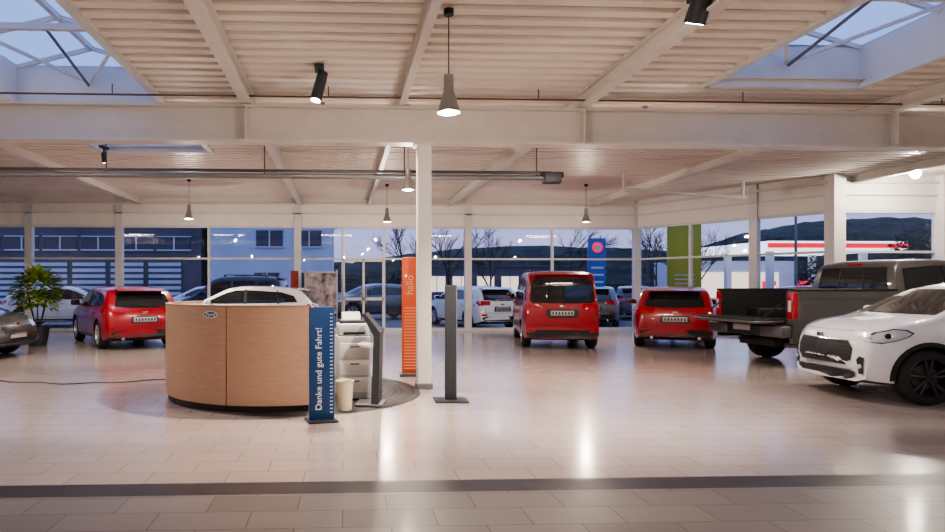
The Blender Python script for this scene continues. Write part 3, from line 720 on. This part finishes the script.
b=MB(); b.box((0,0,0.42),(0.42,0.5,0.80),'lightg',bev=0.01)
for z in (0.2,0.42,0.64): b.box((0,-0.255,z),(0.38,0.012,0.19),'white',bev=0.004); b.box((0,-0.268,z+0.05),(0.12,0.012,0.015),'dkgrey')
b.box((0,0,0.0295),(0.38,0.46,0.055),'black')
b.box((0,0,0.90),(0.40,0.40,0.16),'lightg',bev=0.02); b.box((0,-0.205,0.86),(0.28,0.02,0.03),'black'); b.box((0,0.05,1.0),(0.34,0.26,0.04),'dkgrey',bev=0.01)
b.bar((0,0.12,1.0),(0,0.2,1.12),0.25,0.01,'white')
b.build('printer_cabinet',(*S(-0.22,8.35),0.016),-YAW+math.radians(8))
b=MB(); b.box((0,0,0.19),(0.5,0.03,0.30),'screen',bev=0.008); b.box((0,0.03,0.06),(0.05,0.03,0.14),'dkgrey'); b.box((0,0.02,0.008),(0.22,0.16,0.014),'dkgrey',bev=0.004)
b.build('computer_monitor',(*S(-1.8,8.05),0.752),math.radians(150))
b=MB(); b.lathe([(0.0,0.0),(0.085,0.0),(0.105,0.33),(0.112,0.335),(0.112,0.345),(0.098,0.34),(0.08,0.012),(0,0.012)],(0,0,0),(0,0,1),'cream',28); b.build('waste_bin',(*S(-0.29,7.50),0.017))
b=MB(); b.box((0,0,0.015),(0.34,0.38,0.03),'grey',bev=0.006)
b.prism([(0.03,0.03),(0.12,0.03),(0.14,0.90),(-0.05,1.14),(-0.09,1.12),(0.06,0.86)],'y',-0.17,0.17,'dkgrey')
b.prism([(0.105,0.905),(-0.065,1.12),(-0.075,1.11),(0.09,0.895)],'y',-0.14,0.14,'screen')
b.prism([(0.06,0.70),(-0.14,0.74),(-0.14,0.76),(0.06,0.74)],'y',-0.16,0.16,'lightg')
b.build('info_terminal',(*S(0.02,7.85),0.017),-YAW+math.radians(-8))
b=MB(); b.box((0,0,1.0),(0.27,0.03,1.92),'orange',bev=0.006); b.box((0,0,0.012),(0.34,0.32,0.024),'dkgrey',bev=0.004)
for z in np.arange(0.12,1.15,0.05): b.box((0,-0.017,z),(0.2,0.003,0.010),'orlite')
on=b.build('orange_sign_stand',S(0.68,10.45),-YAW)
text('hallo',0.17,'orlite','sign_text',on,(0.0,-0.018,1.5),(math.pi/2,-math.pi/2,0),0.001)
b=MB(); b.box((0,0,0.76),(0.155,0.06,1.48),'dkgrey',bev=0.008); b.box((0,0,0.012),(0.42,0.34,0.022),'dkgrey',bev=0.004); b.box((0.07,-0.031,0.76),(0.012,0.004,1.44),'alu')
b.build('display_stele',S(1.06,8.15),-YAW)
b=MB(); b.box((0,0,1.25),(0.98,0.03,1.25),'photo'); 
for sx in(-1,1): b.box((sx*0.5,0,1.0),(0.04,0.05,1.95),'alu'); b.box((sx*0.5,0,0.02),(0.05,0.5,0.04),'alu')
b.box((0,0,1.9),(1.04,0.05,0.04),'alu'); b.box((0,0,0.62),(1.04,0.05,0.04),'alu'); b.build('poster_stand',S(-1.50,19.7),-YAW)
b=MB(); b.box((0,0,1.0),(0.24,0.02,1.9),'bred'); b.box((0,0,0.04),(0.30,0.14,0.08),'alu',bev=0.01); b.cyl((0,0.02,0.05),(0,0.02,1.95),0.01,0.01,'alu',8); b.build('pull_up_banner',S(-2.35,19.9),-YAW)
b=MB(); b.lathe([(0,0),(0.20,0),(0.27,0.45),(0.29,0.47),(0.27,0.47),(0.25,0.42),(0,0.42)],(0,0,0),(0,0,1),'dkgrey',28)
for i in range(5):
    t=random.uniform(0,6.28); b.cyl((0.04*math.cos(t),0.04*math.sin(t),0.42),(0.25*math.cos(t),0.25*math.sin(t),1.35),0.018,0.008,'bark',7)
for i in range(750):
    t=random.uniform(0,6.28); ph=random.uniform(-0.9,1.5); rr=random.uniform(0.35,1.0)**0.6
    c=Vector((0.55*rr*math.cos(ph)*math.cos(t),0.55*rr*math.cos(ph)*math.sin(t),1.32+0.56*rr*math.sin(ph)))
    d=(Vector((c.x,c.y,0.35*(c.z-1.2)+random.uniform(-.25,.15)))).normalized(); sd=d.cross(Vector((0,0,1))).normalized(); L=random.uniform(0.12,0.20); w=L*0.34
    up=sd.cross(d)*0.02
    b.add([c,c+d*L*0.4+sd*w+up,c+d*L,c+d*L*0.4-sd*w+up],[(0,1,2,3)],'leaf')
b.build('potted_plant',S(-8.2,15.6))
b=MB(); pr=None
for i in range(60):
    xx=-6.5+3.9*i/59; p=Vector((xx,9.9+0.18*math.sin(i*0.13)+0.05*math.sin(i*0.5),0.009))
    if pr: b.cyl(pr,p,0.008,0.008,'black',6,False)
    pr=p
b.build('floor_cable')

# ---------------- outside ----------------
b=MB(); b.prism([(-130,20.7),(9.85,20.7),(12.62,15.8),(160,15.8),(160,190),(-130,190)],'z',-0.3,-0.01,'asphalt'); b.build('street_ground')
def building(name,x0,x1,y0,y1,h,wall,wins,win='bwin',roof=None,shut=False):
    b=MB(); b.box(((x0+x1)/2,(y0+y1)/2,h/2),(x1-x0,y1-y0,h+0.0),wall)
    for (a,c,z0,z1) in wins:
        b.box(((a+c)/2,y0-0.02,(z0+z1)/2),(c-a,0.06,z1-z0),win); b.box(((a+c)/2,y0-0.05,z0-0.04),(c-a+0.1,0.12,0.08),'bwhite'); b.box(((a+c)/2,y0-0.05,z1+0.03),(c-a+0.1,0.08,0.06),'bwhite'); b.box(((a+c)/2,y0-0.05,(z0+z1)/2),(0.08,0.04,z1-z0),'bwhite')
    if shut:
        for i in range(11):
            xx=x0+2+i*2.1
            b.box((xx,y0-0.03,1.55),(1.9,0.05,2.7),'bgrey')
            for j in range(8): b.box((xx,y0-0.08,0.35+j*0.33),(1.8,0.05,0.19),'bwhite')
    b.box(((x0+x1)/2,(y0+y1)/2,h-0.1),(x1-x0+0.4,y1-y0+0.4,0.2),roof or 'bgrey'); return b.build(name)
w=[(x,x+1.8,3.5,4.2) for x in np.arange(-31.4,-9,2.1)]
building('office_building',-33,-8,36,46,5.3,'bgrey',w,win='bwin',shut=True)
w=[(-4.9,-3.4,3.7,4.6),(-2.6,-1.2,3.7,4.6),(-5.0,-3.6,0.6,2.2),(-2.8,-1.4,0.6,2.2)]
building('white_building',-7.5,-0.6,36,44,5.6,'bwhite',w)
w=[(x,x+1.8,0.8,2.4) for x in np.arange(9,24,2.6)]
building('shop_building',8,25,66,74,3.6,'bgrey',w,win='bwinlit')
b=MB(); bm=bmesh.new()
for cx_,cy_,rx,ry,rz in ((50,150,60,20,10.5),(110,125,45,20,15),(-20,150,60,15,7),(20,100,14,6,5.5)):
    bmesh.ops.create_icosphere(bm,subdivisions=5,radius=1,matrix=Matrix.Translation((cx_,cy_,0))@Matrix.Diagonal((rx,ry,rz,1)))
for v in bm.verts: v.co+=Vector((random.uniform(-.5,.5),random.uniform(-.5,.5),random.uniform(-.5,.5)))
bm.verts.index_update(); b.add([v.co.copy() for v in bm.verts],[[v.index for v in f.verts] for f in bm.faces],'hill'); bm.free(); b.build('wooded_hill')
def tree(loc,h,seed,name='bare_tree'):
    rnd=random.Random(seed); b=MB()
    def br(p,d,L,r,dep):
        e=p+d*L; b.cyl(p,e,r,r*0.7,'bark',5,False)
        if dep==0: return
        for i in range(3 if dep>1 else 4):
            nd=(d+Vector((rnd.uniform(-.75,.75),rnd.uniform(-.75,.75),rnd.uniform(-.15,.5)))).normalized()
            br(e if i<2 else p+d*L*0.6,nd,L*rnd.uniform(.62,.82),r*0.6,dep-1)
    br(Vector((0,0,0)),Vector((0,0,1)),h*0.28,h*0.014,5); b.build(name,S(*loc))
tree((2.2,34),6.5,3); tree((4.8,38),6.8,4); tree((15.5,34),6.0,5); tree((22,42),6,9); tree((8.5,44),6.5,11); tree((11.5,36),6.5,15); tree((18.5,38),6.0,21)
def bush(loc,r,h,n,seed):
    rnd=random.Random(seed); b=MB()
    b.cyl((0,0,0),(0,0,h*0.5),0.08,0.05,'bark',7)
    for i in range(n):
        v=Vector((rnd.gauss(0,1),rnd.gauss(0,1),rnd.gauss(0,1))).normalized()*rnd.uniform(.5,1)
        c=Vector((v.x*r,v.y*r,h*0.55+v.z*h*0.45)); s=rnd.uniform(.08,.16)
        u=Vector((rnd.uniform(-1,1),rnd.uniform(-1,1),rnd.uniform(-1,1))).normalized(); w_=u.orthogonal().normalized()
        b.add([c+u*s,c+w_*s*.6,c-u*s,c-w_*s*.6],[(0,1,2,3)],'hill')
    b.build('evergreen_shrub',S(*loc))
bush((32,36),2.0,5.2,2600,1); bush((29,40),1.6,3.5,1600,2)
b=MB(); x0,x1,y0=29.5,39.5,43
b.box(((x0+x1)/2,y0+4,4.25),(x1-x0,9,0.62),'canwh'); b.box(((x0+x1)/2,y0-0.53,4.25),(x1-x0+0.1,0.06,0.34),'canred')
for x in (x0+1.5,x1-1.5):
    for y in (y0+1.5,y0+6.5): b.box((x,y,2),(0.4,0.4,4.0),'bwhite')
for x in (x0+2.5,x0+5,x0+7.5): b.box((x,y0+3,0.9),(0.8,0.5,1.8),'canred',bev=0.05); b.box((x,y0+2.73,1.25),(0.6,0.03,0.4),'canwh')
b.box(((x0+x1)/2,y0+13,1.8),(x1-x0,5,3.6),'bwhite'); b.box(((x0+x1)/2,y0+10.45,1.5),(x1-x0-3,0.1,2.2),'bwinlit'); b.build('petrol_station')
def totem(name,loc,w,z0,z1,k,deg=0,round_=False):
    b=MB(); b.box((0,0,(z0+z1)/2),(w,0.2,z1-z0),k,bev=0.03)
    for s in (-1,1): b.box((s*w*0.35,0,z0/2),(0.1,0.1,z0),'dkgrey')
    if round_:
        b.cyl((0,-0.10,z1-0.45),(0,-0.13,z1-0.45),w*0.30,w*0.30,'canred',28); b.cyl((0,-0.13,z1-0.45),(0,-0.14,z1-0.45),w*0.18,w*0.18,'bwhite',28)
        for i in range(4): b.box((0,-0.11,z0+0.3+i*0.35),(w*0.7,0.02,0.10),'bwhite')
    else:
        for i in range(3): b.box((0,-0.11,z0+0.35+i*0.16),(w*0.6,0.02,0.03),'bwhite')
    b.build(name,S(*loc),SR(deg))
totem('advertising_sign',(11.75,23.5),1.15,1.2,3.75,'yel',-15)
totem('pylon_sign',(11.2,31),0.85,1.0,3.8,'signb',0,True)
for p in ((5.2,33),(21,31)):
    b=MB(); b.cyl((0,0,0),(0,0,6.0),0.08,0.05,'grey',10); b.bar((0,0,6),(1.2,0,6.2),0.06,0.06,'grey'); b.box((1.4,0,6.18),(0.5,0.2,0.08),'bulb'); b.build('street_lamp',S(*p))

# ---------------- world, camera ----------------
wd=bpy.data.worlds.new('dusk_sky'); bpy.context.scene.world=wd; wd.use_nodes=True; nt=wd.node_tree
bg=nt.nodes['Background']; tc=nt.nodes.new('ShaderNodeTexCoord'); sp=nt.nodes.new('ShaderNodeSeparateXYZ'); r=nt.nodes.new('ShaderNodeValToRGB')
nt.links.new(tc.outputs['Generated'],sp.inputs[0]); nt.links.new(sp.outputs['Z'],r.inputs[0]); nt.links.new(r.outputs[0],bg.inputs['Color'])
e=r.color_ramp.elements; e[0].position=0.0; e[0].color=(0.42,0.38,0.56,1); e[1].position=0.25; e[1].color=(0.27,0.38,0.80,1)
x=e.new(1.0); x.color=(0.33,0.46,0.85,1)
bg.inputs['Strength'].default_value=1.6
cam=bpy.data.cameras.new('camera'); co=bpy.data.objects.new('camera',cam); bpy.context.scene.collection.objects.link(co)
co.location=(0,0,1.5); co.rotation_euler=(math.pi/2,0,-YAW); cam.sensor_width=36; cam.lens=24
cam.shift_x=(472.5-369)/945; cam.shift_y=19/945; cam.clip_end=500
bpy.context.scene.camera=co
vs=bpy.context.scene.view_settings; vs.view_transform='AgX'; vs.look='AgX - Medium High Contrast'; vs.exposure=0.0
